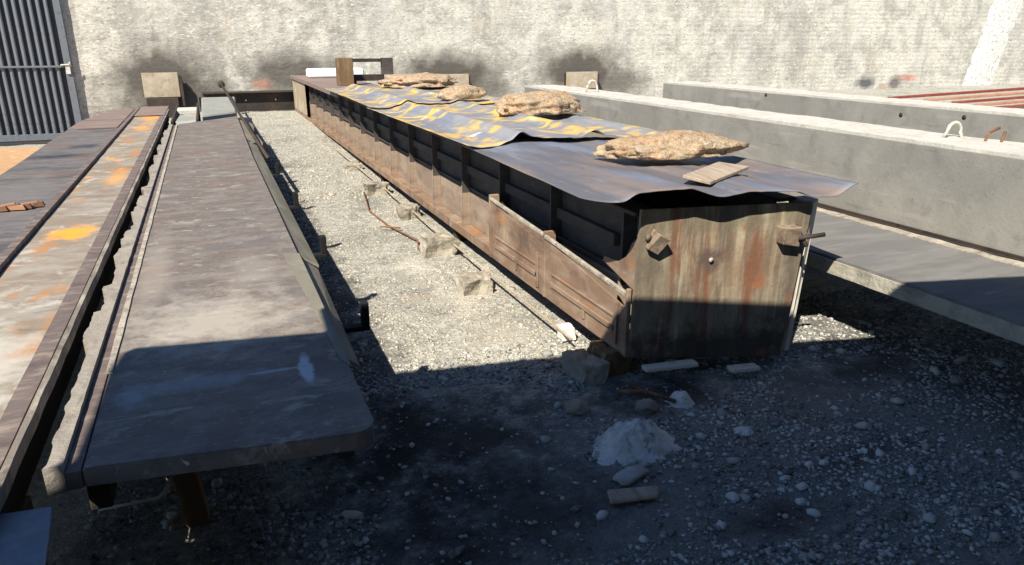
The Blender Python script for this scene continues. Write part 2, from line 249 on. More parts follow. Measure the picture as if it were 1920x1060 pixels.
# ------------------------------------------------------------------ ground
def sm(a, b, x): t = min(1, max(0, (x-a)/(b-a))); return t*t*(3-2*t)
def gz(x, y):
    z = .15*sm(7, 17, y)*sm(-1.2, -.4, x) - .36*sm(-1.2, -2.4, x)*sm(9, 17.5, y)
    z += .018*fbm((x*.9, y*.9, 3), 3) + .010*fbm((x*4, y*4, 1), 3)
    z -= .05*math.exp(-((x-2.1)**2+(y-1.75)**2)/.08)        # scuffed hollow in front
    return z
def grid(name, xs, ys, zf, m, kind='structure', smooth=True):
    vs = [(x, y, zf(x, y)) for y in ys for x in xs]; nx = len(xs)
    fs = [(j*nx+i, j*nx+i+1, (j+1)*nx+i+1, (j+1)*nx+i) for j in range(len(ys)-1) for i in range(nx-1)]
    me = bpy.data.meshes.new(name); me.from_pydata(vs, [], fs); me.update()
    if smooth: me.polygons.foreach_set('use_smooth', [True]*len(me.polygons))
    return tag(link(name, me, m), None, None, kind=kind)
xs = [-60, -30, -15, -8]+[-5+.1*i for i in range(0, 46)]+[-.4+.035*i for i in range(116)]+[3.8+.15*i for i in range(30)]+[9, 12, 16, 22, 30, 60]
ys = [-60, -30, -12, -5, 0, .8]+[1.2+.035*i for i in range(90)]+[4.4+.07*i for i in range(80)]+[10.1+.14*i for i in range(60)]+[20, 30, 60, 120]
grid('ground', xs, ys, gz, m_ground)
# gravel: tens of thousands of small stones, one object
ico = bmesh.new(); bmesh.ops.create_icosphere(ico, subdivisions=1, radius=1)
iv = np.array([v.co[:] for v in ico.verts]); ifa = np.array([[v.index for v in f.verts] for f in ico.faces]); ico.free()
def scatter(name, regions, m, label):
    V = []; Fc = []; base = 0
    for (x0, x1, y0, y1, n, r0, r1, keep) in regions:
        for _ in range(n):
            x = rng.uniform(x0, x1); y = y0+(y1-y0)*rng.random()**1.4
            if keep and not keep(x, y): continue
            r = r0+(r1-r0)*rng.random()**3.0
            sc = r*np.array([rng.uniform(.8, 1.4), rng.uniform(.7, 1.1), rng.uniform(.4, .8)])
            p = iv*(1+rng.uniform(-.34, .30, (len(iv), 1)))*sc
            a = rng.uniform(0, 6.28); t = rng.uniform(-.4, .4)
            ca, sa, ct, st = math.cos(a), math.sin(a), math.cos(t), math.sin(t)
            p = p@np.array([[1, 0, 0], [0, ct, st], [0, -st, ct]])@np.array([[ca, sa, 0], [-sa, ca, 0], [0, 0, 1]])
            V.append(p+np.array([x, y, gz(x, y)+sc[2]*.35])); Fc.append(ifa+base); base += len(iv)
    V = np.concatenate(V); Fc = np.concatenate(Fc)
    me = bpy.data.meshes.new(name); me.vertices.add(len(V)); me.vertices.foreach_set('co', V.ravel())
    me.loops.add(Fc.size); me.loops.foreach_set('vertex_index', Fc.ravel().astype(np.int32))
    me.polygons.add(len(Fc)); me.polygons.foreach_set('loop_start', np.arange(0, Fc.size, 3, dtype=np.int32)); me.update(calc_edges=True)
    return tag(link(name, me, m), label, 'gravel', kind='stuff')
OILY = [(.75, 2.75, .75, .55), (.9, 2.1, .6, .35), (1.9, 2.75, .5, .22), (1.85, 1.75, .35, .14), (3.0, 2.55, .5, .2)]
def patchy(x, y):
    if any(((x-a)/p)**2+((y-b)/q)**2 < .9 for a, b, p, q in OILY) and random.random() < .88: return False
    return noise.noise(Vector((x*1.3, y*1.3, 9))) > -.32+.5*random.random()-.25
scatter('gravel', [(-.6, 4.6, 1.25, 3.6, 62000, .0025, .014, patchy), (-.6, 4.6, 1.3, 3.4, 900, .012, .036, patchy), 
                   (2.8, 3.9, 3, 4.5, 1200, .004, .013, None)], m_pebble, 'loose grey gravel and small broken stones scattered over the yard floor')
scatter('gravel', [(.4, 1.95, 3.3, 9, 12000, .003, .012, None), (.4, 2.2, 8, 17.8, 4500, .006, .02, None), (.5, 1.9, 3.3, 12, 90, .012, .03, None)], m_pebble_pale, 'pale dusty gravel in the sunlit aisle between the slab table and the box form')
# sandy strip by the gate
def sandz(x, y): return gz(x, y)+.012
grid('sand_patch', [-5+.1*i for i in range(31)], [8+.15*i for i in range(62)], sandz, m_sand)

# ------------------------------------------------------------------ rendered wall
WY = 18.3
def build_wall():
    root = thing('rendered_wall', 'long pale grey-white rendered wall with horizontal courses behind the yard', 'wall', (8, WY+.15, -.6))
    xs = np.concatenate([np.arange(-2.57, 12, .05), np.arange(12, 31.01, .09)]); zs = np.arange(-.6, 4.4, .032)
    vs = []
    for z in zs:
        c = (z/.128) % 1; g = -.006 if c < .22 else 0
        for x in xs:
            k = .35+.65*sm(9, 17, x)
            vs.append((x, WY - (g*k + .010*fbm((x*2.2, 0, z*2.2), 4)+.006*fbm((x*11, 4, z*16), 3)), z))
    nx = len(xs); fs = [(j*nx+i, j*nx+i+1, (j+1)*nx+i+1, (j+1)*nx+i) for j in range(len(zs)-1) for i in range(nx-1)]
    me = bpy.data.meshes.new('render_coat'); me.from_pydata(vs, [], fs); me.update(); me.polygons.foreach_set('use_smooth', [True]*len(me.polygons))
    m, n, l, bs, tc = mat('lime_render', (.60, .585, .53), [((.37, .36, .33), (1.8, 1, 2.2), 10, .44, .60, .9, 1), ((.62, .61, .56), (3.2, 1, 7), 9, .50, .66, .75, 2), ((.25, .24, .22), (7, 1, 20), 8, .54, .68, .75, 3),
        ((.28, .275, .255), (.7, 1, .35), 8, .53, .68, .6, 4), ((.30, .29, .265), (2.6, 1, .5), 9, .53, .66, .6, 21), ((.2, .19, .175), (14, 1, 34), 6, .57, .66, .8, 5), ((.82, .81, .75), (12, 1, 30), 6, .57, .66, .7, 25), ((.26, .25, .22), (26, 1, 50), 4, .58, .67, .7, 26), ((.5, .44, .33), (.9, 1, 1.2), 6, .58, .72, .5, 6), ((.55, .54, .53), (2, 1, .25), 6, .55, .7, .5, 10)], rough=.95, bump=[((14, 14, 24), 8, .6, .02), (60, 5, .4, .006)])
    # soot halos round the bearing plates: stains in the render itself
    col = bs.inputs['Base Color'].links[0].from_socket
    nz = n.new('ShaderNodeTexNoise'); nz.inputs['Scale'].default_value = 3.5; nz.inputs['Detail'].default_value = 6; l.new(tc.outputs['Object'], nz.inputs['Vector'])
    def stain(col, cx, cz, rx, rz, c, st, inner=.25):
        mp = n.new('ShaderNodeMapping'); mp.vector_type = 'TEXTURE'; mp.inputs['Location'].default_value = (cx-8, 0, cz+.6); mp.inputs['Scale'].default_value = (rx, 50, rz)
        l.new(tc.outputs['Object'], mp.inputs[0]); ln = n.new('ShaderNodeVectorMath'); ln.operation = 'LENGTH'; l.new(mp.outputs[0], ln.inputs[0])
        ad = n.new('ShaderNodeMath'); ad.operation = 'MULTIPLY_ADD'; l.new(nz.outputs[0], ad.inputs[0]); ad.inputs[1].default_value = .7; l.new(ln.outputs['Value'], ad.inputs[2])
        mr = n.new('ShaderNodeMapRange'); l.new(ad.outputs[0], mr.inputs[0]); mr.inputs[1].default_value = 1.45; mr.inputs[2].default_value = inner+.5; mr.inputs[4].default_value = st
        mx = n.new('ShaderNodeMix'); mx.data_type = 'RGBA'; l.new(mr.outputs[0], mx.inputs[0]); l.new(col, mx.inputs[6]); mx.inputs[7].default_value = (*c, 1); return mx.outputs[2]
    soot = (.10, .09, .08)
    for cx, cz, rx, rz, st in ((-.9, .85, 1.35, .95, .95), (-.4, .5, 1.3, .5, .7), (1.9, .95, 1.3, .62, .9), (5.8, .85, 1.7, .72, .97), (6.9, .4, 1.2, .45, .7), (9.5, .9, 1.75, .75, .97), (10.6, .5, 1.3, .5, .7), (-1.9, .1, .9, .7, .5)):
        col = stain(col, cx, cz, rx, rz, soot, st)
    col = stain(col, 20.1, .35, .5, .22, (.08, .08, .1), .9); col = stain(col, 21.4, .32, .35, .3, (.1, .08, .09), .8)
    col = stain(col, 22.0, .5, .55, .12, (.5, .12, .07), .6); col = stain(col, 20.9, .2, .2, .12, (.45, .16, .1), .5); col = stain(col, 1.2, .72, .3, .14, (.5, .25, .17), .6)
    l.new(col, bs.inputs['Base Color'])
    link('render_coat', me, m, root)
    boxes('wall_core', [(-2.57, 31, WY+.03, WY+.35, -.6, 4.4)], m_conc, root, bevel=0)
    ragged_v = bmesh.new()   # slanting white mortar band up the wall far right
    prev = None
    for i in range(46):
        z = -.2+.1*i; cx = 25.35+.28*z+.05*fbm((z*2, 0, 5), 3); w = .75+.12*fbm((z*3, 2, 1), 3)
        row = [ragged_v.verts.new((cx+w*(j/4-1), WY-.012-.035*math.sin(math.pi*j/8)-.01*fbm((j, z*6, 0), 3), z)) for j in range(9)]
        if prev:
            for j in range(8): ragged_v.faces.new((prev[j], prev[j+1], row[j+1], row[j]))
        prev = row
    link('mortar_band', bm_mesh(ragged_v, True), m_mortar, root)
build_wall()

# ------------------------------------------------------------------ gate
def build_gate():
    root = thing('ribbed_metal_gate', 'grey metal gate with tall vertical ribs left of the rendered wall', 'gate', (-3.9, WY-.1, -.33))
    y = WY-.12
    boxes('post', [(-2.70, -2.57, y-.02, y+.12, -.33, 4.2)], m_gate, root)
    boxes('bottom_rail', [(-6.2, -2.70, y-.01, y+.07, -.33, -.20)], m_gate, root)
    boxes('middle_rail', [(-6.2, -2.70, y-.055, y-.02, 1.15, 1.19)], m_gate, root)
    boxes('top_rail', [(-6.2, -2.70, y-.01, y+.07, 4.05, 4.2)], m_gate, root)
    boxes('backing_sheet', [(-6.2, -2.70, y+.085, y+.095, -.2, 4.05)], m_gateback, root, bevel=0)
    first = None; p = .14
    for k in range(24):
        x0 = -2.80-p*k
        if first is None:
            bm = bmesh.new(); w = .085; prof = [(x0-w, y+.08), (x0-w*.7, y), (x0-w*.25, y-.012), (x0, y), (x0+.004, y+.08)]
            for a, b in zip(prof, prof[1:]):
                q = [bm.verts.new((a[0], a[1], -.2)), bm.verts.new((b[0], b[1], -.2)), bm.verts.new((b[0], b[1], 4.05)), bm.verts.new((a[0], a[1], 4.05))]; bm.faces.new(q)
            first = link('slat', bm_mesh(bm), m_gate, root); xf = x0
        else:
            o = first.copy(); C.objects.link(o); o.parent = root; o.location.x = x0-xf
    bm = bmesh.new(); tube(bm, [(-2.76, y-.07, 1.2), (-2.60, y-.07, 1.21), (-2.58, y-.07, 1.26)], .016, 8); box(bm, -2.68, -2.6, y-.06, y-.02, 1.02, 1.18)
    link('latch', bm_mesh(bm), m_palebar, root)
    boxes('drain_channel', [(-6.2, -2.6, y-.45, y-.2, -.42, -.325)], m_dark, None, bevel=.004)
o_before = None
build_gate()
dc = bpy.data.objects['drain_channel']; recentre(dc); tag(dc, 'dark steel threshold strip on the ground below the grey gate', 'threshold')

# ------------------------------------------------------------------ bearing plates on the wall
def bearing(x0, x1, z0, z1, label, n, hub=False):
    r = thing('bearing_plate', label, 'bearing plate', ((x0+x1)/2, WY-.1, z0), 'square bearing plates set against the wall')
    boxes('plate', [(x0, x1, WY-.26, WY-.2, z0, z1)], m_pad, r)
    boxes('backing_block', [(x0+.04, x1-.04, WY-.2, WY-.005, z0+.02, z1-.03)], m_dark, r)
    boxes('side_cleat', [(x1+.005, x1+.03, WY-.3, WY-.1, z0+.03, z1-.06)], m_dark, r)
    for k in range(n if hub else 0):
        tubes('bolt', [([(x0+.18+k*(x1-x0-.36)/max(1, n-1), WY-.26, (z0+z1)/2+.08), (x0+.18+k*(x1-x0-.36)/max(1, n-1), WY-.30, (z0+z1)/2+.08)], .025)], m_rebar, r, 8)
    return r
bearing(-1.27, -.55, .50, 1.02, 'pale square bearing plate on the wall above the orange-rusted rail', 2)
bearing(5.41, 6.22, .42, .88, 'pale bearing plate on the wall behind the small rock on the roof sheets', 2)
bearing(9.01, 9.94, .44, .88, 'rust-orange bearing plate on the wall above the first concrete beam', 2)
d = boxes('dark_pedestal', [(-1.23, -.6, WY-.45, WY-.03, .05, .49), (-.52, -.47, WY-.4, WY-.32, .3, .95)], m_dark); recentre(d)
tag(d, 'dark steel pedestal under the leftmost bearing plate', 'pedestal')
r = thing('dark_wall_beam', 'black steel beam lying along the wall foot between slab and box form', 'steel beam', (1.3, WY-.4, .12))
boxes('top_flange', [(-.1, 2.2, WY-.55, WY-.15, .56, .585)], m_dark, r); boxes('web', [(-.1, 2.2, WY-.40, WY-.36, .17, .56)], m_dark, r); boxes('bottom_flange', [(-.1, 2.2, WY-.55, WY-.15, .14, .17)], m_dark, r)
for x in (.8, 1.45): tubes('bolt', [([(x, WY-.40, .4), (x, WY-.44, .4)], .02)], m_palebar, r, 8)

# ------------------------------------------------------------------ unseen shed roof behind the photographer, shaped and lowered to shade the foreground
def build_shade_roof():
    H = 2.7; r = thing('unseen_shade_roof', 'unseen shed roof behind the camera, shaped to shade the foreground, with added walls', 'shed', (5, -8, 0))
    def G(x, y, z=0): return (x-SX*(H-z), y-SY*(H-z))     # roof point whose shadow falls on (x,y,z)
    poly = [G(-.42, 2.93, .55), G(.335, 2.805, .55), G(.72, 3.47), G(.82, 3.45), G(1.74, 3.27), G(3.56, 2.83), G(16, -.2), G(16, -11), G(0, -11), G(-1.6, .5, .55), G(-1.2, 1.80, .55), G(-.80, 2.00, .55), G(-.60, 2.035, .55), G(-.55, 2.06, .55), G(-.49, 2.15, .55), G(-.455, 2.72, .55)]  # outline stepped to set where the shade edge falls
    bm = bmesh.new(); top = [bm.verts.new((*p, H+.06)) for p in poly]; bot = [bm.verts.new((*p, H)) for p in poly]
    bm.faces.new(top); bm.faces.new(bot[::-1])
    for i in range(len(poly)): bm.faces.new((top[i], bot[i], bot[(i+1) % len(poly)], top[(i+1) % len(poly)]))
    link('unseen_shade_deck', bm_mesh(bm), m_shaderoof, r)
    for x in (-2.0, 3.5, 9):
        boxes('post', [(x, x+.15, -2.5, -2.35, -.02, H)], m_dark, r)
    boxes('added_back_wall', [(-2.2, 13, -12.2, -12, -.02, H)], m_shaderoof, r, 0); boxes('added_right_wall', [(13, 13.2, -12.2, -3, -.02, H)], m_shaderoof, r, 0); boxes('added_left_wall', [(-2.4, -2.2, -12.2, -4.5, -.02, H)], m_shaderoof, r, 0)  # walls added to block skylight from the shaded foreground
    return r
build_shade_roof()

# ------------------------------------------------------------------ left casting tables
def jag(seed, amp, f): return lambda y: amp*sm(.02, .06, noise.noise(Vector((y*f, seed, 0))))*(1+.4*noise.noise(Vector((y*f*7, seed, 1))))
def legs(r, x0, x1, ys, z, m=None):
    for y in ys:
        for x in (x0, x1):
            boxes('leg', [(x-.04, x+.04, y-.04, y+.04, gz(x, y)-.03, z)], m or m_dark, r)
# far-left sheet
r = thing('steel_sheet_table', 'wide grey-brown steel sheet table at the left edge of the yard', 'casting table', (-1.5, 8, 0))
ragged('table_top', lambda y: -1.80+(.25*sm(12.5, 14.3, y)), lambda y: -1.19, 1.2, 14.35, .50, .55, 60, m_plate, r, nx=6, ztop=lambda x, y: .006*fbm((x*2, y*.9, 0), 3))
boxes('end_strip', [(-1.70, -1.20, 11.35, 11.42, .555, .565)], m_redsteel, r, bevel=0)
boxes('red_end_panel', [[(-1.79, 11.45, .552), (-1.2, 11.45, .552), (-1.2, 12.46, .552), (-1.785, 12.46, .552), (-1.79, 11.45, .562), (-1.2, 11.45, .562), (-1.2, 12.46, .562), (-1.785, 12.46, .562)],
                        [(-1.76, 12.58, .552), (-1.2, 12.58, .552), (-1.2, 14.34, .552), (-1.55, 14.34, .552), (-1.76, 12.58, .562), (-1.2, 12.58, .562), (-1.2, 14.34, .562), (-1.55, 14.34, .562)]], m_redsteel, r, bevel=0)
boxes('side_beam', [(-1.79, -1.73, 1.3, 12.4, .40, .498), (-1.26, -1.20, 1.3, 14.3, .40, .498)], m_dark, r)
legs(r, -1.7, -1.25, (2, 5, 8, 11), .40)
# scraps lying on it
sc = thing('rusty_scrap', 'small heap of rusty orange scraps on the far-left steel sheet', 'scrap', (-1.4, 6.0, .556))
for k in range(7):
    a = random.uniform(-.5, .5); x = -1.52+.035*k; y = 6.0+random.uniform(-.06, .08)
    boxes('flake', [[(x, y, .556), (x+.12, y+a*.06, .556), (x+.12, y+.035+a*.06, .556), (x, y+.035, .556), (x, y, .575), (x+.11, y+a*.06, .59), (x+.11, y+.03+a*.06, .59), (x, y+.03, .575)]], m_tanbar if k % 2 else m_rebar, sc, bevel=0)
# orange rail
r = thing('rusted_rail_table', 'narrow steel rail table with bright orange rust between sheet and slab', 'casting table', (-.87, 8, 0))
ragged('rail_top', lambda y: -1.10, lambda y: -.735, 1.9, 14.3, .49, .555, 90, m_rail, r, nx=6, ztop=lambda x, y: .004*fbm((x*6, y*3, 0), 3))
j1 = jag(3, .01, 3)
ragged('left_edge_angle', lambda y: -1.155, lambda y: -1.108, 1.9, 14.3, .42, .585, 30, m_lip, r, nx=1)
ragged('right_lip', lambda y: -.730, lambda y: -.665, 1.9, 14.2, .49, .563, 60, m_lip, r, nx=2, ztop=lambda x, y: .003*fbm((x*6, y*5, 0), 3))
ragged('right_edge_bar', lambda y: -.655, lambda y: -.636+.25*j1(y), 1.9, 14.0, .525, .572, 160, m_lip2, r, nx=1)
boxes('side_beam', [(-1.10, -1.04, 2, 14.2, .36, .488), (-.72, -.67, 2, 14.2, .36, .485)], m_black, r)
boxes('end_cap', [(-1.09, -.70, 1.875, 1.897, .44, .56)], m_crust, r)
boxes('red_far_plate', [(-1.10, -.66, 12.9, 14.6, .566, .578)], m_redsteel, r)
legs(r, -1.05, -.7, (2.3, 5, 8, 11, 13.8), .36)
# slab
r = thing('steel_slab_table', 'broad worn steel slab table with rounded front corner, its front end in blue shade', 'casting table', (-.07, 7, 0))
def slab_outline():
    pts = [(-.455, 2.085)]; 
    pts += [(.30, 1.985)]
    for k in range(1, 6):
        a = k/5*math.pi/2; pts.append((.30+.065*math.sin(a), 2.045-.06*math.cos(a)))
    pts += [(.365, 5.2), (.36, 8), (.395, 12.4), (.39, 12.45), (-.435, 11.55)]
    return pts
def prism(name, pts, z0, z1, m, parent, bevel=.006, label=None, sub=False):
    bm = bmesh.new(); b = [bm.verts.new((*p, z0)) for p in pts]; t = [bm.verts.new((*p, z1)) for p in pts]
    bm.faces.new(t); bm.faces.new(b[::-1])
    for i in range(len(pts)): bm.faces.new((b[i], b[(i+1) % len(pts)], t[(i+1) % len(pts)], t[i]))
    if bevel: bmesh.ops.bevel(bm, geom=[e for e in bm.edges if abs(e.verts[0].co.z-z1) < 1e-6 and abs(e.verts[1].co.z-z1) < 1e-6], offset=bevel, segments=2, affect='EDGES')
    return link(name, bm_mesh(bm), m, parent, label)
prism('table_top', slab_outline(), .495, .553, m_steel, r)
j2 = jag(8, .030, 2.6); j3 = jag(5, .008, 9)
ragged('side_channel', lambda y: -.500, lambda y: -.460, 2.09, 11.5, .49, .546, 40, m_lip, r, nx=1)
ragged('crusted_lip', lambda y: -.545-j2(y)-j3(y), lambda y: -.503, 2.10, 11.4, .48, .566, 420, m_lipcrust, r, nx=3, ztop=lambda x, y: .004*fbm((x*20, y*9, 0), 3))
ragged('bright_weld_line', lambda y: -.463+.004*noise.noise(Vector((y*3, 0, 2))), lambda y: -.440+.004*noise.noise(Vector((y*4, 1, 2))), 2.75, 11.5, .55, .560, 80, m_crust, r, nx=1)
boxes('front_skirt', [[(-.48, 2.20, .44), (.28, 2.12, .44), (.28, 2.15, .44), (-.48, 2.23, .44), (-.48, 2.20, .493), (.28, 2.12, .493), (.28, 2.15, .493), (-.48, 2.23, .493)]], m_dark, r)
boxes('side_beam', [(.26, .32, 2.2, 12, .34, .488), (-.48, -.42, 2.2, 11.4, .34, .488)], m_dark, r)
legs(r, -.4, .22, (4.2, 6.2, 8.2, 10.2), .34)
boxes('wooden_prop', [[(-.26, 2.50, 0), (-.18, 2.50, 0), (-.18, 2.58, 0), (-.26, 2.58, 0), (-.30, 2.46, .44), (-.22, 2.46, .44), (-.22, 2.54, .44), (-.30, 2.54, .44)]], m_brownwood, r)
tubes('front_hole_plug', [([(.02, 2.043, .52), (.02, 2.030, .52)], .014)], m_dark, r, 10)
pass
# side pieces along the slab's right edge
def quad(name, P, t, m, parent, label=None, bevel=.003):
    P = [Vector(p) for p in P]; return boxes(name, [[tuple(p-Vector((0, 0, t))) for p in P]+[tuple(p) for p in P]], m, parent, bevel, label)
quad('side_plate', [(.372, 4.15, .53), (.485, 4.15, .45), (.50, 9.6, .45), (.372, 9.6, .53)], .02, m_sideplate, r)
quad('side_plate', [(.345, 2.55, .5575), (.372, 2.48, .5565), (.372, 4.08, .5565), (.285, 4.10, .5575)], .003, m_sideplate, r, bevel=0)
quad('side_plate', [(.372, 2.62, .53), (.44, 2.70, .45), (.47, 4.08, .45), (.372, 4.08, .53)], .02, m_sideplate, r)
quad('side_plate', [(.39, 9.7, .53), (.56, 9.7, .46), (.60, 12.1, .46), (.42, 12.1, .53)], .02, m_sideplate, r)
for y in (3.12, 4.40, 5.85, 7.4, 9.0, 10.6):
    boxes('clamp_arm', [(.40, .57, y, y+.05, .42, .445), (.535, .57, y, y+.05, .446, .555)], m_black, r)
# pipe with a round end
p = thing('thin_steel_pipe', 'thin dark steel pipe with a round knob leaning above the slab far end', 'pipe', (.5, 8.3, .5))
tubes('pipe', [([(.53, 8.3, .48), (.42, 12.5, .62), (.305, 17.0, .80)], .022)], m_dark, p, 8); tubes('knob', [([(.305, 16.95, .80), (.300, 17.12, .81)], .07)], m_dark, p, 12)
# grey blocks beyond the slab
g = boxes('grey_concrete_block', [[(-.12, 12.15, .16), (.40, 12.7, .16), (.52, 16.2, .16), (-.12, 16.2, .16), (-.12, 12.15, .60), (.40, 12.7, .60), (.52, 16.2, .60), (-.12, 16.2, .60)]], m_greyblock, bevel=.02); recentre(g)
tag(g, 'long grey-green concrete block just past the far end of the slab table', 'concrete block')
g = thing('grey_trough', 'short grey steel trough between the orange rail and the grey concrete block', 'trough', (-.35, 13, .15))
boxes('side_wall', [(-.55, -.52, 11.9, 15.2, .15, .56), (-.20, -.17, 11.9, 15.2, .15, .58)], m_dark, g); boxes('front_lip', [[(-.52, 12.0, .30), (-.20, 11.9, .30), (-.20, 12.6, .30), (-.52, 13.4, .30), (-.50, 12.2, .52), (-.20, 11.95, .56), (-.20, 12.6, .56), (-.45, 13.2, .54)]], m_greyblock, g)
boxes('cross_bar', [(-.52, -.20, 13.9, 14.5, .48, .55)], m_palebar, g)
# corner plate bottom left
g = boxes('blue_grey_steel_plate', [[(-.90, 1.2, .50), (-.445, 1.2, .50), (-.518, 1.985, .50), (-.90, 2.03, .50), (-.90, 1.2, .515), (-.445, 1.2, .515), (-.518, 1.985, .515), (-.90, 2.03, .515)]], m_blue, bevel=.003)
recentre(g); tag(g, 'blue-grey steel plate in the bottom left corner before the rail', 'steel plate')
g = boxes('plate_stand', [(-.85, -.65, 1.3, 1.9, -.02, .495)], m_dark); recentre(g); tag(g, 'dark stand carrying the blue-grey plate in the bottom left corner', 'stand')
g = tubes('sunlight_sliver_rod', [([(-.57, 2.72, .02), (-.45, 2.70, .03), (-.36, 2.69, .035), (-.33, 2.70, .05), (-.318, 2.70, .13)], [.006, .006, .008, .011, .009])], m_palebar, seg=8); recentre(g)  # pale rod added to paint a sliver of sunlight on the ground
tag(g, 'thin pale rod standing in for a sunlit sliver of ground under the slab front edge', 'rod')

# ------------------------------------------------------------------ box form
BX, BX2, BY, BY2 = 1.85, 2.85, 2.93, 17.7
r = thing('steel_box_form', 'long rusty steel box form on blocks under corrugated roofing sheets', 'steel form', (2.35, 10, .1))
# end plate (slightly skewed, worn upper edge)
bm = bmesh.new(); front = []; back = []
nx_, nz_ = 24, 20
def pl(u, v):
    x = (1.842+.024*v)*(1-u)+(2.725+.09*v)*u; y = 2.90*(1-u)+2.78*u; z = (.15*(1-u)+.06*u)*(1-v)+(.925-.015*u)*v
    return Vector((x, y+.006*fbm((x*2, z*2, 0), 2), z))
for s, off in ((0, 0), (1, .018)):
    G_ = [[bm.verts.new(pl(i/nx_, j/nz_)+Vector((0, off, 0))) for i in range(nx_+1)] for j in range(nz_+1)]
    for j in range(nz_):
        for i in range(nx_): bm.faces.new((G_[j][i], G_[j][i+1], G_[j+1][i+1], G_[j+1][i]))
    if s == 0: A_ = G_
rim = lambda G: G[0]+[G[j][-1] for j in range(1, nz_+1)]+G[-1][::-1][1:]+[G[j][0] for j in range(nz_-1, 0, -1)]
a, b = rim(A_), rim(G_)
for i in range(len(a)): bm.faces.new((a[i], a[(i+1) % len(a)], b[(i+1) % len(a)], b[i]))
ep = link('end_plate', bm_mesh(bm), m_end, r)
bl = [[(1.885, 2.862, .735), (1.945, 2.855, .700), (1.955, 2.893, .700), (1.895, 2.893, .735), (1.925, 2.815, .815), (1.990, 2.815, .782), (1.985, 2.890, .80), (1.93, 2.893, .83)]]
boxes('bracket', bl, m_bracket, ep, .004)
boxes('bracket', [[(2.62, 2.745, .71), (2.72, 2.735, .69), (2.72, 2.80, .69), (2.62, 2.80, .71), (2.61, 2.73, .80), (2.71, 2.72, .80), (2.72, 2.80, .80), (2.61, 2.80, .80)]], m_bracket, ep, .004)
tubes('bracket_pin', [([(1.90, 2.885, .79), (1.90, 2.870, .79)], .018), ], m_end, ep, 6)
tubes('bracket_pin', [([(2.70, 2.73, .74), (2.84, 2.70, .755)], .012), ([(2.73, 2.80, .80), (2.74, 2.71, .70)], .012)], m_dark, ep, 8)
tubes('bolt', [([(2.255, 2.845, .645), (2.255, 2.836, .645)], .013)], m_mortar_grey, ep, 12)
# webs, flanges
for side, xw, sgn in (('l', 2.0, -1), ('r', 2.72, 1)):
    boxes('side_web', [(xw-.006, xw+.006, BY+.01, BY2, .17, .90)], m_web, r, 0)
    boxes('sunlit_band_plate', [((xw-.012, xw-.0075) if sgn < 0 else (xw+.0075, xw+.012))+(BY+.02, BY2, .177, .46)], m_lower, r, 0)  # pale plate added to paint the sunlit band along the web
    a, b = (BX, xw-.008) if sgn < 0 else (xw+.008, BX2)
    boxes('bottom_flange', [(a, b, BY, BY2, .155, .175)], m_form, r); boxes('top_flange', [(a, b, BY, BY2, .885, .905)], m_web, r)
    boxes('bottom_lip', [((BX-.012, BX-.002) if sgn < 0 else (BX2+.002, BX2+.012))+(BY, BY2, .14, .215)], m_form, r)
    rx = (1.915, 1.992) if sgn < 0 else (2.728, 2.80)
    first = None; k = 0; y = 3.14
    while y < 17.5:
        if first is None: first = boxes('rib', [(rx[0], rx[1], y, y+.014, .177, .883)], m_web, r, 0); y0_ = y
        else:
            o = first.copy(); C.objects.link(o); o.parent = r; o.location.y = y-y0_
        if sgn < 0:
            if k == 0: foot = boxes('sunlit_rib_strip', [(rx[0]-.006, rx[0]-.001, y-.003, y+.020, .177, .52), (rx[0]+.001, rx[1]-.006, y-.004, y-.001, .177, .46)], m_lower, r, 0)  # pale strips paint the sunlit lower ends of the ribs
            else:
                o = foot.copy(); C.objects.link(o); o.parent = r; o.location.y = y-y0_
        k += 1
        y += .88
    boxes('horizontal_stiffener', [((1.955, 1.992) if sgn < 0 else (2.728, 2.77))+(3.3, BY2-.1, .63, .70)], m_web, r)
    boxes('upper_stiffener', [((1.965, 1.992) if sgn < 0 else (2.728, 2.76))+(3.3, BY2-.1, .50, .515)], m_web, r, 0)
# outer side panels near the front, their top edge falling to the front
def panel(y0, y1, za, zb, mm=m_form):
    x0, x1 = 1.826, 1.838
    def zt(y): return za+(zb-za)*(y-y0)/(y1-y0)
    p = [(y0, .155), (y1, .155), (y1, zt(y1)-.0), (y1-.05, zt(y1)-.004), (y1-.06, zt(y1)-.03), (y0+.03, zt(y0)-.085), (y0, zt(y0)-.085)]
    bm = bmesh.new(); A = [bm.verts.new((x0, *q)) for q in p]; B = [bm.verts.new((x1, *q)) for q in p]
    bm.faces.new(A); bm.faces.new(B[::-1])
    for i in range(len(p)): bm.faces.new((A[i], A[(i+1) % len(p)], B[(i+1) % len(p)], B[i]))
    o = link('side_panel', bm_mesh(bm), mm, r)
    hexs = [[(x0-.01, y0, zt(y0)-.02), (x1, y0, zt(y0)-.02), (x1, y1, zt(y1)-.02), (x0-.01, y1, zt(y1)-.02), (x0-.01, y0, zt(y0)), (x1, y0, zt(y0)), (x1, y1, zt(y1)), (x0-.01, y1, zt(y1))]]
    boxes('top_bar', hexs, m_crust, o, .002)
    boxes('groove_bar', [(x0-.012, x0-.001, y0+.08, y1-.1, .255, .285), (x0-.009, x0-.001, y0+.08, y1-.1, .33, .345), (x0-.012, x0-.001, y0+.06, y0+.10, .19, .42), (x0-.010, x0-.001, y0+.42, y0+.45, .2, .25)], m_form, o, .002)
panel(3.93, 4.86, .565, .61); panel(2.94, 3.90, .50, .56)
boxes('panel_post', [(1.822, 1.90, 3.902, 3.928, .15, .58), (1.822, 1.90, 4.865, 4.89, .15, .625), (1.822, 1.846, 2.915, 2.937, .15, .52)], m_form, r)
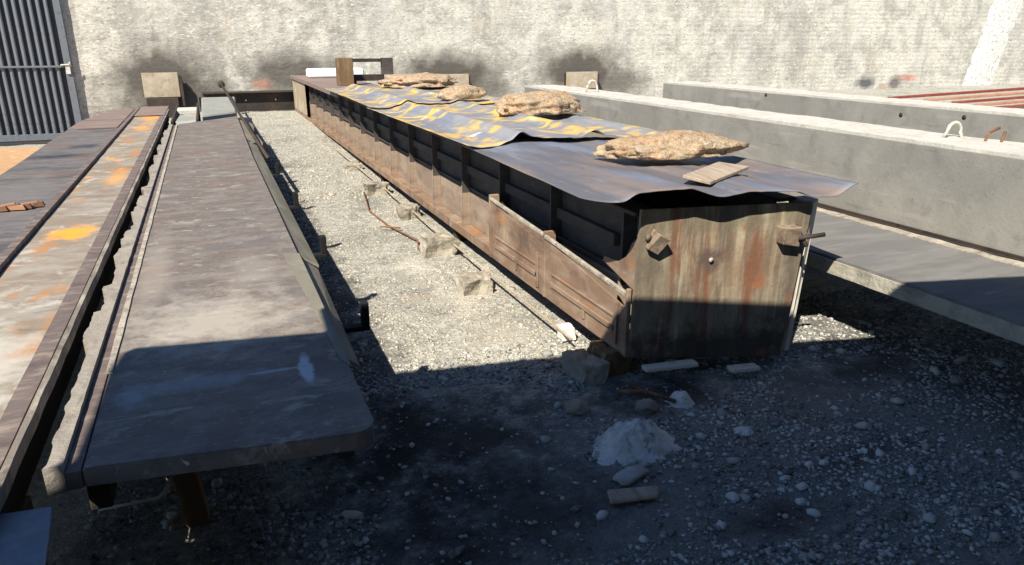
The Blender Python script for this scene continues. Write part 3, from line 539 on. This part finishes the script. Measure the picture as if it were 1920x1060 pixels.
prism_pts = [(2.925, .50), (3.26, .575), (3.24, .60), (3.10, .61), (3.02, .66), (2.98, .735), (2.925, .78)]
bm = bmesh.new(); A = [bm.verts.new((1.868, *q)) for q in prism_pts]; B = [bm.verts.new((1.878, *q)) for q in prism_pts]; bm.faces.new(A); bm.faces.new(B[::-1])
for i in range(len(A)): bm.faces.new((A[i], A[(i+1) % len(A)], B[(i+1) % len(A)], B[i]))
link('torn_gusset', bm_mesh(bm), m_form, r)
boxes('floor_plate', [(2.01, 2.71, BY+.02, BY2, .157, .17)], m_dark, r, 0)
boxes('cover_plate', [(1.84, 2.86, 11.3, 17.72, .912, .93)], m_redsteel, r)
boxes('cover_edge', [(1.80, 1.838, 11.3, 17.72, .87, .945)], m_redsteel, r)
boxes('far_side_plate', [(1.84, 1.86, 15.6, 17.7, .22, .868)], m_pad, r)
boxes('far_end_plate', [(1.86, 2.85, 17.72, 17.74, .15, .90)], m_dark, r)
boxes('corner_flange', [[(2.80, 2.82, .06), (2.83, 2.82, .06), (2.83, 3.0, .06), (2.80, 3.0, .06), (2.86, 2.82, .89), (2.975, 2.90, .89), (2.975, 3.0, .89), (2.86, 3.0, .89)]], m_palebar, r)
# rail below the box
g = boxes('low_rail', [(1.735, 1.75, 3.35, 15.5, .085, .10)], m_pad); recentre(g); tag(g, 'thin steel rail running low along the left foot of the box form', 'rail')
# supports
def block(name, c, s, m, label, cat, seed, group=None, n=9):
    bm = bmesh.new(); bmesh.ops.create_cube(bm, size=1); bmesh.ops.subdivide_edges(bm, edges=bm.edges[:], cuts=n, use_grid_fill=True)
    bmesh.ops.scale(bm, vec=s, verts=bm.verts)
    for v in bm.verts:
        q = v.co*7+Vector((seed*3, 0, seed)); v.co += v.co.normalized()*min(s)*.09*fbm(v.co*22+Vector((seed, 0, 0)), 4); v.co += Vector((noise.noise(q), noise.noise(q+Vector((9, 0, 0))), noise.noise(q+Vector((0, 9, 0)))*.7))*min(s)*.24
    bmesh.ops.translate(bm, vec=(c[0], c[1], c[2]+s[2]/2), verts=bm.verts)
    o = recentre(link(name, bm_mesh(bm), m)); return tag(o, label, cat, group)
gr = 'rough concrete blocks along the left foot of the box form'
for i, (x, y, w, h, lab) in enumerate([(1.67, 3.06, .17, .16, 'weathered concrete block under the front left corner of the box form'), (1.60, 4.62, .24, .17, 'second concrete block from the front beside the box form'),
        (1.63, 5.62, .26, .21, 'tall third concrete block beside the box form, white dust at its foot'), (1.72, 6.95, .26, .18, 'fourth concrete block from the front beside the box form'),
        (1.66, 8.2, .28, .20, 'fifth concrete block, dark-stained, beside the box form'), (1.72, 9.9, .26, .14, 'sixth concrete block, farthest one plainly seen, beside the box form')]):
    block('concrete_block', (x, y, gz(x, y)-.09), (w*.9, .22, h+.03), m_block, lab, 'concrete block', i+2, gr)
block('timber_support', (1.84, 3.10, -.02), (.16, .2, .165), m_brownwood, 'dark timber block beside the front concrete block under the box form', 'timber block', 9)
for i, y in enumerate((6, 9, 12, 15)):
    block('timber_bearer', (2.35, y, gz(2.35, y)-.03), (.9, .18, .155-gz(2.35, y)+.03), m_dark, 'dark timber bearer crosswise under the box form, '+('nearest of four', 'second nearest of four', 'second farthest of four', 'farthest of four, by the wall')[i], 'timber block', 20+i, 'timber bearers under the box form')
block('timber_bearer', (2.5, 3.3, -.03), (.5, .18, .18), m_dark, 'dark bearer directly behind the streaked end plate', 'timber block', 31)
block('white_chunk', (1.79, 3.52, .03), (.08, .10, .07), m_white, 'white plaster chunk wedged under the box form near its front', 'plaster chunk', 12, None, 3)
g = quad('pale_metal_strip', [(1.885, 2.80, .125), (2.185, 2.775, .115), (2.185, 2.83, .118), (1.885, 2.85, .128)], .022, m_palebar, None); recentre(g); tag(g, 'longer pale strip sticking out under the end plate, left one', 'metal strip')
g = quad('pale_metal_strip', [(2.36, 2.71, .075), (2.52, 2.69, .07), (2.52, 2.75, .07), (2.36, 2.77, .075)], .022, m_palebar, None); recentre(g); tag(g, 'shorter pale strip sticking out under the end plate, right one', 'metal strip')

# ------------------------------------------------------------------ corrugated roofing
def cr(P, x):
    """smooth interpolation through profile points"""
    xs_ = [p[0] for p in P]
    if x <= xs_[0]: return P[0][1]
    if x >= xs_[-1]: return P[-1][1]
    i = max(k for k in range(len(P)-1) if xs_[k] <= x); t = (x-xs_[i])/(xs_[i+1]-xs_[i]); t = t*t*(3-2*t)
    return P[i][1]+(P[i+1][1]-P[i][1])*t
def sheet(name, prof0, prof1, y0, y1, m, label, xl, xr, ny=40, nx=90, th=.004, wob=.004, yskew=None):
    bm = bmesh.new(); L = []
    for side in (0, 1):
        R = []
        for j in range(ny+1):
            v = j/ny; row = []
            for i in range(nx+1):
                u = i/nx; x = xl(v)+(xr(v)-xl(v))*u; t0 = prof0[0][0]+(prof0[-1][0]-prof0[0][0])*u; t1 = prof1[0][0]+(prof1[-1][0]-prof1[0][0])*u
                z = cr(prof0, t0)*(1-v)+cr(prof1, t1)*v + wob*fbm((x*3, (y0+v*(y1-y0))*1.5, 0), 2) + .0035*fbm((x*14, (y0+v*(y1-y0))*.6, 3), 2)
                y = y0+(y1-y0)*v+(yskew(u) if yskew else 0)*(1-v)
                row.append(bm.verts.new((x, y, z-side*th)))
            R.append(row)
        for j in range(ny):
            for i in range(nx): bm.faces.new((R[j][i], R[j][i+1], R[j+1][i+1], R[j+1][i]))
        L.append(R)
    A, B = L
    def rim(R): return R[0]+[R[j][-1] for j in range(1, ny+1)]+R[-1][::-1][1:]+[R[j][0] for j in range(ny-1, 0, -1)]
    a, b = rim(A), rim(B)
    for i in range(len(a)): bm.faces.new((a[i], a[(i+1) % len(a)], b[(i+1) % len(a)], b[i]))
    o = recentre(link(name, bm_mesh(bm, True), m)); return tag(o, label, 'roofing sheet', 'corrugated sheets laid over the box form')
FP1 = [(1.69, .975), (1.80, .975), (1.90, .992), (2.02, 1.004), (2.30, .998), (2.50, .985), (2.70, .99), (2.90, .978), (3.05, .97), (3.15, .962), (3.24, .958), (3.30, .965)]
FP = [(1.581, 0.993), (1.679, 1.001), (1.767, 1.039), (1.892, 1.044), (2.009, 1.044), (2.18, 0.995), (2.31, 1.01), (2.461, 1.006), (2.58, 0.991), (2.702, 0.956), (2.808, 0.955), (2.935, 1.012)]
sheet('corrugated_sheet', FP, FP1, 2.79, 4.98, m_sheet, 'plain blue-grey corrugated sheet at the near end of the box form', lambda v: 1.576+.10*v, lambda v: 3.0+.22*v, yskew=lambda u: -.11*u+.20*max(0, 1-u/.07)**2)
BP = [(1.60, 1.010), (1.70, .992), (1.80, .997), (1.91, 1.030), (2.004, 1.089), (2.10, 1.048), (2.20, 1.034), (2.47, 1.032), (2.587, 1.078), (2.70, 1.030), (2.88, 1.004), (3.05, 1.012), (3.126, 1.036), (3.26, 1.020)]
BP1 = [(x+.08, z*.25+.735) for x, z in BP]
sheet('corrugated_sheet', BP, [(x, z-.004) for x, z in [(p[0], (p[1]-1.03)*.8+1.0) for p in BP]], 4.74, 8.3, m_back, 'blue corrugated sheet crossed by yellow crack lines, in the middle of the roof', lambda v: 1.62+.02*v, lambda v: 3.28+.12*v, ny=50)
sheet('corrugated_sheet', [(p[0], (p[1]-1.03)*.8+1.018) for p in BP], [(p[0], (p[1]-1.03)*.7+1.0) for p in BP], 8.1, 11.9, m_back, 'grey corrugated sheet with yellow lines, farthest of the roof sheets, under two rocks', lambda v: 1.64+.06*v, lambda v: 3.38+.2*v, ny=50)

# rocks and things lying on the roof
o = lump('flat_rock', m_rock, (2.57, 3.72, 1.030), (.49, .21, .095), rz=-.06, amp=.20, freq=1.6, sub=5, seed=1, flat=.35, fine=.14); tag(o, 'longest orange-tan rock, on the near plain sheet', 'rock', 'rocks weighing down the roof sheets')
o = lump('flat_rock', m_rock, (2.93, 6.42, 1.03), (.46, .28, .14), rz=.15, amp=.20, freq=2.0, sub=5, seed=2, flat=.35, fine=.16); tag(o, 'grey-and-orange rock on the yellow-lined sheet, second from the camera', 'rock', 'rocks weighing down the roof sheets')
o = lump('flat_rock', m_rock, (2.80, 8.4, 1.03), (.29, .20, .11), rz=.2, amp=.22, freq=2.0, sub=4, seed=3, flat=.35, fine=.16); tag(o, 'smallest rock on the roof, third from the camera', 'rock', 'rocks weighing down the roof sheets')
o = lump('flat_rock', m_rock, (3.05, 11.2, 1.015), (.60, .42, .14), rz=.1, amp=.24, freq=2.2, sub=5, seed=4, flat=.3, fine=.18); tag(o, 'layered farthest rock by the wooden post on the roof', 'rock', 'rocks weighing down the roof sheets')
g = quad('wooden_offcut', [(2.20, 3.06, 1.045), (2.27, 2.92, 1.03), (2.79, 3.26, 1.022), (2.70, 3.42, 1.03)], .018, m_wood, None); recentre(g); tag(g, 'pale wooden offcut lying on the near sheet before the longest rock', 'wood offcut')
# post, frame, foam at the far end
g = boxes('timber_post', [(2.17, 2.44, 13.3, 13.55, .93, 1.40)], m_brownwood, bevel=.008); recentre(g); tag(g, 'short brown timber post standing at the far end of the box form', 'timber post')
g = thing('steel_bracket_frame', 'dark steel U-shaped frame fixed beside the short timber post', 'steel frame', (2.8, 13.6, .93))
boxes('top_bar', [(2.45, 3.22, 13.6, 13.7, 1.32, 1.38)], m_dark, g); boxes('bottom_bar', [(2.45, 3.05, 13.6, 13.75, .99, 1.10)], m_dark, g); boxes('end_post', [(3.02, 3.22, 13.58, 13.72, 1.10, 1.39)], m_web, g); boxes('foot', [(2.48, 2.54, 13.6, 13.7, .93, .99), (2.95, 3.05, 13.6, 13.7, .93, .99)], m_dark, g)
g = boxes('white_foam_block', [(2.02, 3.2, 16.2, 16.6, .935, 1.12)], m_white, bevel=.03); recentre(g); tag(g, 'white foam slab lying at the far end of the box form behind the post', 'foam block')

# ------------------------------------------------------------------ precast beams on the right
def beam(x0, x1, xl, zt, y0, y1, label, ledge=True):
    r = thing('precast_concrete_beam', label, 'concrete beam', ((x0+x1)/2, (y0+y1)/2, .39), 'precast concrete beams on the right')
    # web
    bm = bmesh.new(); ny = 50
    boxes('web', [(x0, x1, y0, y1, .50, zt-.02)], m_conc, r, .004)
    jj = lambda y: .010*fbm((y*3, 1, 0), 3)
    ragged('top_face', lambda y: x0+.006+jj(y), lambda y: x1-.004, y0+.004, y1-.004, zt-.03, zt, 160, m_conctop, r, nx=5, ztop=lambda x, y: .007*fbm((x*7, y*5, 0), 3))
    if ledge:
        ragged('ledge', lambda y: xl+.014+.010*fbm((y*3, 5, 0), 3), lambda y: x0-.004, y0, y1, .395, .485, 140, m_ledge, r, nx=6, ztop=lambda x, y: .004*fbm((x*5, y*2, 0), 3))
        ragged('ledge_side', lambda y: xl+.006*fbm((y*9, 2, 0), 3), lambda y: xl+.012, y0, y1, .39, .470, 140, m_ledgeside, r, nx=1)
        boxes('seam_angle', [(x0-.045, x0-.025, y0, y1, .486, .496), (x0-.018, x0-.006, y0, y1, .486, .512)], m_dark, r, 0)
        ragged('mortar_crumbs', lambda y: x0-.14+.02*fbm((y*6, 3, 0), 3), lambda y: x0-.05, y0, y1, .484, .490, 120, m_crust, r, nx=3, ztop=lambda x, y: .006*fbm((x*16, y*7, 0), 3))
    return r
b1 = beam(4.26, 4.78, 3.28, 1.075, .6, 9.9, 'nearest precast concrete beam with a wide ledge, right of the box form')
b2 = beam(6.66, 7.2, 5.7, 1.075, 1.5, 9.95, 'second precast concrete beam, standing behind the nearest one on the right', False)
boxes('base', [(6.3, 7.5, 1.5, 9.95, .39, .498)], m_conc, b2)
def loop(parent, x, y, z, w, h, r_=.012):
    pts = [(x-w/2, y+.03, z-.02)]+[(x-w/2*math.cos(t), y, z+h*(.35+.65*math.sin(t))) for t in [math.pi*k/8 for k in range(9)]]+[(x+w/2, y-.03, z-.02)]
    return tubes('lifting_loop', [(pts, r_)], m_palebar, parent, 8)
loop(b1, 4.62, 3.42, 1.075, .13, .10); loop(b1, 4.5, 8.3, 1.075, .14, .14, .013)
tubes('rebar_stub', [([(4.66, 3.22, 1.07), (4.74, 3.26, 1.12), (4.82, 3.25, 1.15)], .009), ([(4.70, 3.14, 1.07), (4.78, 3.18, 1.13)], .009)], m_rebar, b1, 6)
for y, z in ((7.6, 1.03), (5.55, .96), (4.85, 1.0)): tubes('lifting_hole', [([(6.662, y, z), (6.655, y, z)], .022)], m_dark, b2, 10)
for i, (x, y) in enumerate(((3.75, 1.0), (3.75, 4.6), (3.75, 8.6))):
    block('beam_bearer', (x, y, -.05), (.6, .25, .44), m_dark, 'dark timber bearer under the ledge of the nearest precast beam, at its '+('near end', 'middle', 'far end')[i], 'timber block', 40+i, 'timber bearers under the precast beams')
for i, (x, y) in enumerate(((6.9, 2.6), (6.9, 8.6))):
    block('beam_bearer', (x, y, -.05), (.9, .25, .44), m_dark, 'dark timber bearer under the second precast beam, at its '+('near end', 'far end')[i], 'timber block', 50+i, 'timber bearers under the second precast beam')
# red bars behind, far right
g = thing('steel_bar_stack', 'stack of red and tan steel bars lying behind the second beam', 'steel bars', (16, 12, .1))
for k, (z0, z1, dx, mm) in enumerate(((.30, .60, 0, m_red), (.20, .50, 1.0, m_tanbar), (.12, .42, 1.8, m_red), (.03, .33, 2.4, m_tanbar), (.0, .24, 2.8, m_red))):
    zl = .50-.07*k; zr = .66-.09*k
    boxes('bar', [[(14.0+dx, 12-.1*k, zl-.05), (21, 12-.1*k, zr-.06), (21, 12.1-.1*k, zr-.06), (14.0+dx, 12.1-.1*k, zl-.05), (14.0+dx, 12-.1*k, zl), (21, 12-.1*k, zr), (21, 12.1-.1*k, zr), (14.0+dx, 12.1-.1*k, zl)]], mm, g, .004)
boxes('trestle', [(15.5, 15.7, 11.5, 12.1, -.05, .17), (19.5, 19.7, 11.5, 12.1, -.05, .17)], m_dark, g)

# ------------------------------------------------------------------ things on the ground
def mound(name, c, R, h, label, cat, seed, m=m_mortar, p=1.0):
    bm = bmesh.new(); n1, n2 = 26, 48; rows = []
    for i in range(n1+1):
        t = i/n1; row = []
        for k in range(n2):
            a = 2*math.pi*k/n2; rad = t*(1+.28*fbm((math.cos(a)*1.5, math.sin(a)*1.5, seed), 3))
            x = c[0]+R[0]*rad*math.cos(a); y = c[1]+R[1]*rad*math.sin(a)
            z = gz(x, y)-.006+h/(1+(t*2.3)**4)*(1-t*t)*(1+.6*fbm((x*11, y*11, seed), 3)) + h*.22*fbm((x*26, y*26, seed), 4)*(1-t) - .012*t
            row.append(bm.verts.new((x, y, z)))
        rows.append(row)
    for A, B in zip(rows, rows[1:]):
        for k in range(n2): bm.faces.new((A[k], A[(k+1) % n2], B[(k+1) % n2], B[k]))
    bmesh.ops.remove_doubles(bm, verts=bm.verts, dist=1e-5)
    o = recentre(link(name, bm_mesh(bm, True), m)); return tag(o, label, cat)
mound('mortar_heap', (1.57, 2.38), (.34, .24), .115, 'largest pale mortar heap on the shaded gravel before the box form', 'mortar heap', 1)
mound('mortar_patch', (2.10, 2.30), (.12, .09), .03, 'flat pale mortar splash right of the largest mortar heap', 'mortar splash', 2)
mound('mortar_patch', (1.98, 2.63), (.13, .10), .06, 'small pale mortar lump just below the end plate', 'mortar lump', 3)
mound('mortar_patch', (1.56, 2.82), (.13, .08), .03, 'flat greyish mortar splash at the foot of the front concrete block', 'mortar splash', 4, m_block)
g = quad('wood_piece', [(1.235, 2.015, .035), (1.43, 1.985, .03), (1.465, 2.045, .03), (1.26, 2.09, .035)], .02, m_wood, None, bevel=.006); recentre(g); tag(g, 'flat pinkish-brown piece of wood on the shaded gravel', 'wood piece')
g = lump('flat_stone', m_pebble, (1.42, 2.17, .0), (.085, .045, .02), rz=.3, sub=3, seed=6, flat=.4); tag(g, 'flat blue-grey stone just beyond the flat piece of wood', 'stone')
g = lump('flat_stone', m_block, (1.47, 2.75, .0), (.07, .06, .03), rz=.8, sub=3, seed=9, flat=.4); tag(g, 'rounded grey stone left of the mortar heap', 'stone')
g = lump('flat_stone', m_mortar, (-.02, 2.05, .0), (.09, .06, .02), rz=.1, sub=3, seed=11, flat=.4); tag(g, 'pale flat stone in the shade before the slab front edge', 'stone')
g = lump('flat_stone', m_block, (1.78, 2.62, .0), (.06, .05, .04), rz=.1, sub=3, seed=12, flat=.4); tag(g, 'grey stone just behind the right of the mortar heap', 'stone')
for i in range(14):
    x = random.uniform(1.1, 2.9); y = random.uniform(1.6, 2.0)
    g = lump('small_stone', m_pebble if i % 3 else m_mortar, (x, y, gz(x, y)-.005), (random.uniform(.018, .035), random.uniform(.015, .025), .014), rz=i, sub=2, seed=20+i, flat=.5)
    tag(g, 'small broken stone lying loose in the shaded foreground gravel', 'stone', 'small broken stones in the shaded foreground')
g = tubes('rebar_offcut', [([(1.53, 8.2, .04), (1.40, 7.3, .03), (1.44, 6.6, .03), (1.56, 6.0, .025), (1.50, 5.75, .02)], .008), ([(1.35, 6.55, .04), (1.52, 6.45, .035)], .008)], m_rebar, None, 8); recentre(g)
tag(g, 'bent rusty reinforcing bar on the sunlit gravel beside the box form', 'reinforcing bar')
g = tubes('rebar_offcut', [([(1.72, 2.80, .03), (1.83, 2.72, .05), (1.93, 2.60, .03)], .010), ([(1.84, 2.84, .02), (1.83, 2.70, .045)], .010)], m_rebar, None, 8); recentre(g)
tag(g, 'short rusty bar end sticking up below the left corner of the end plate', 'reinforcing bar')
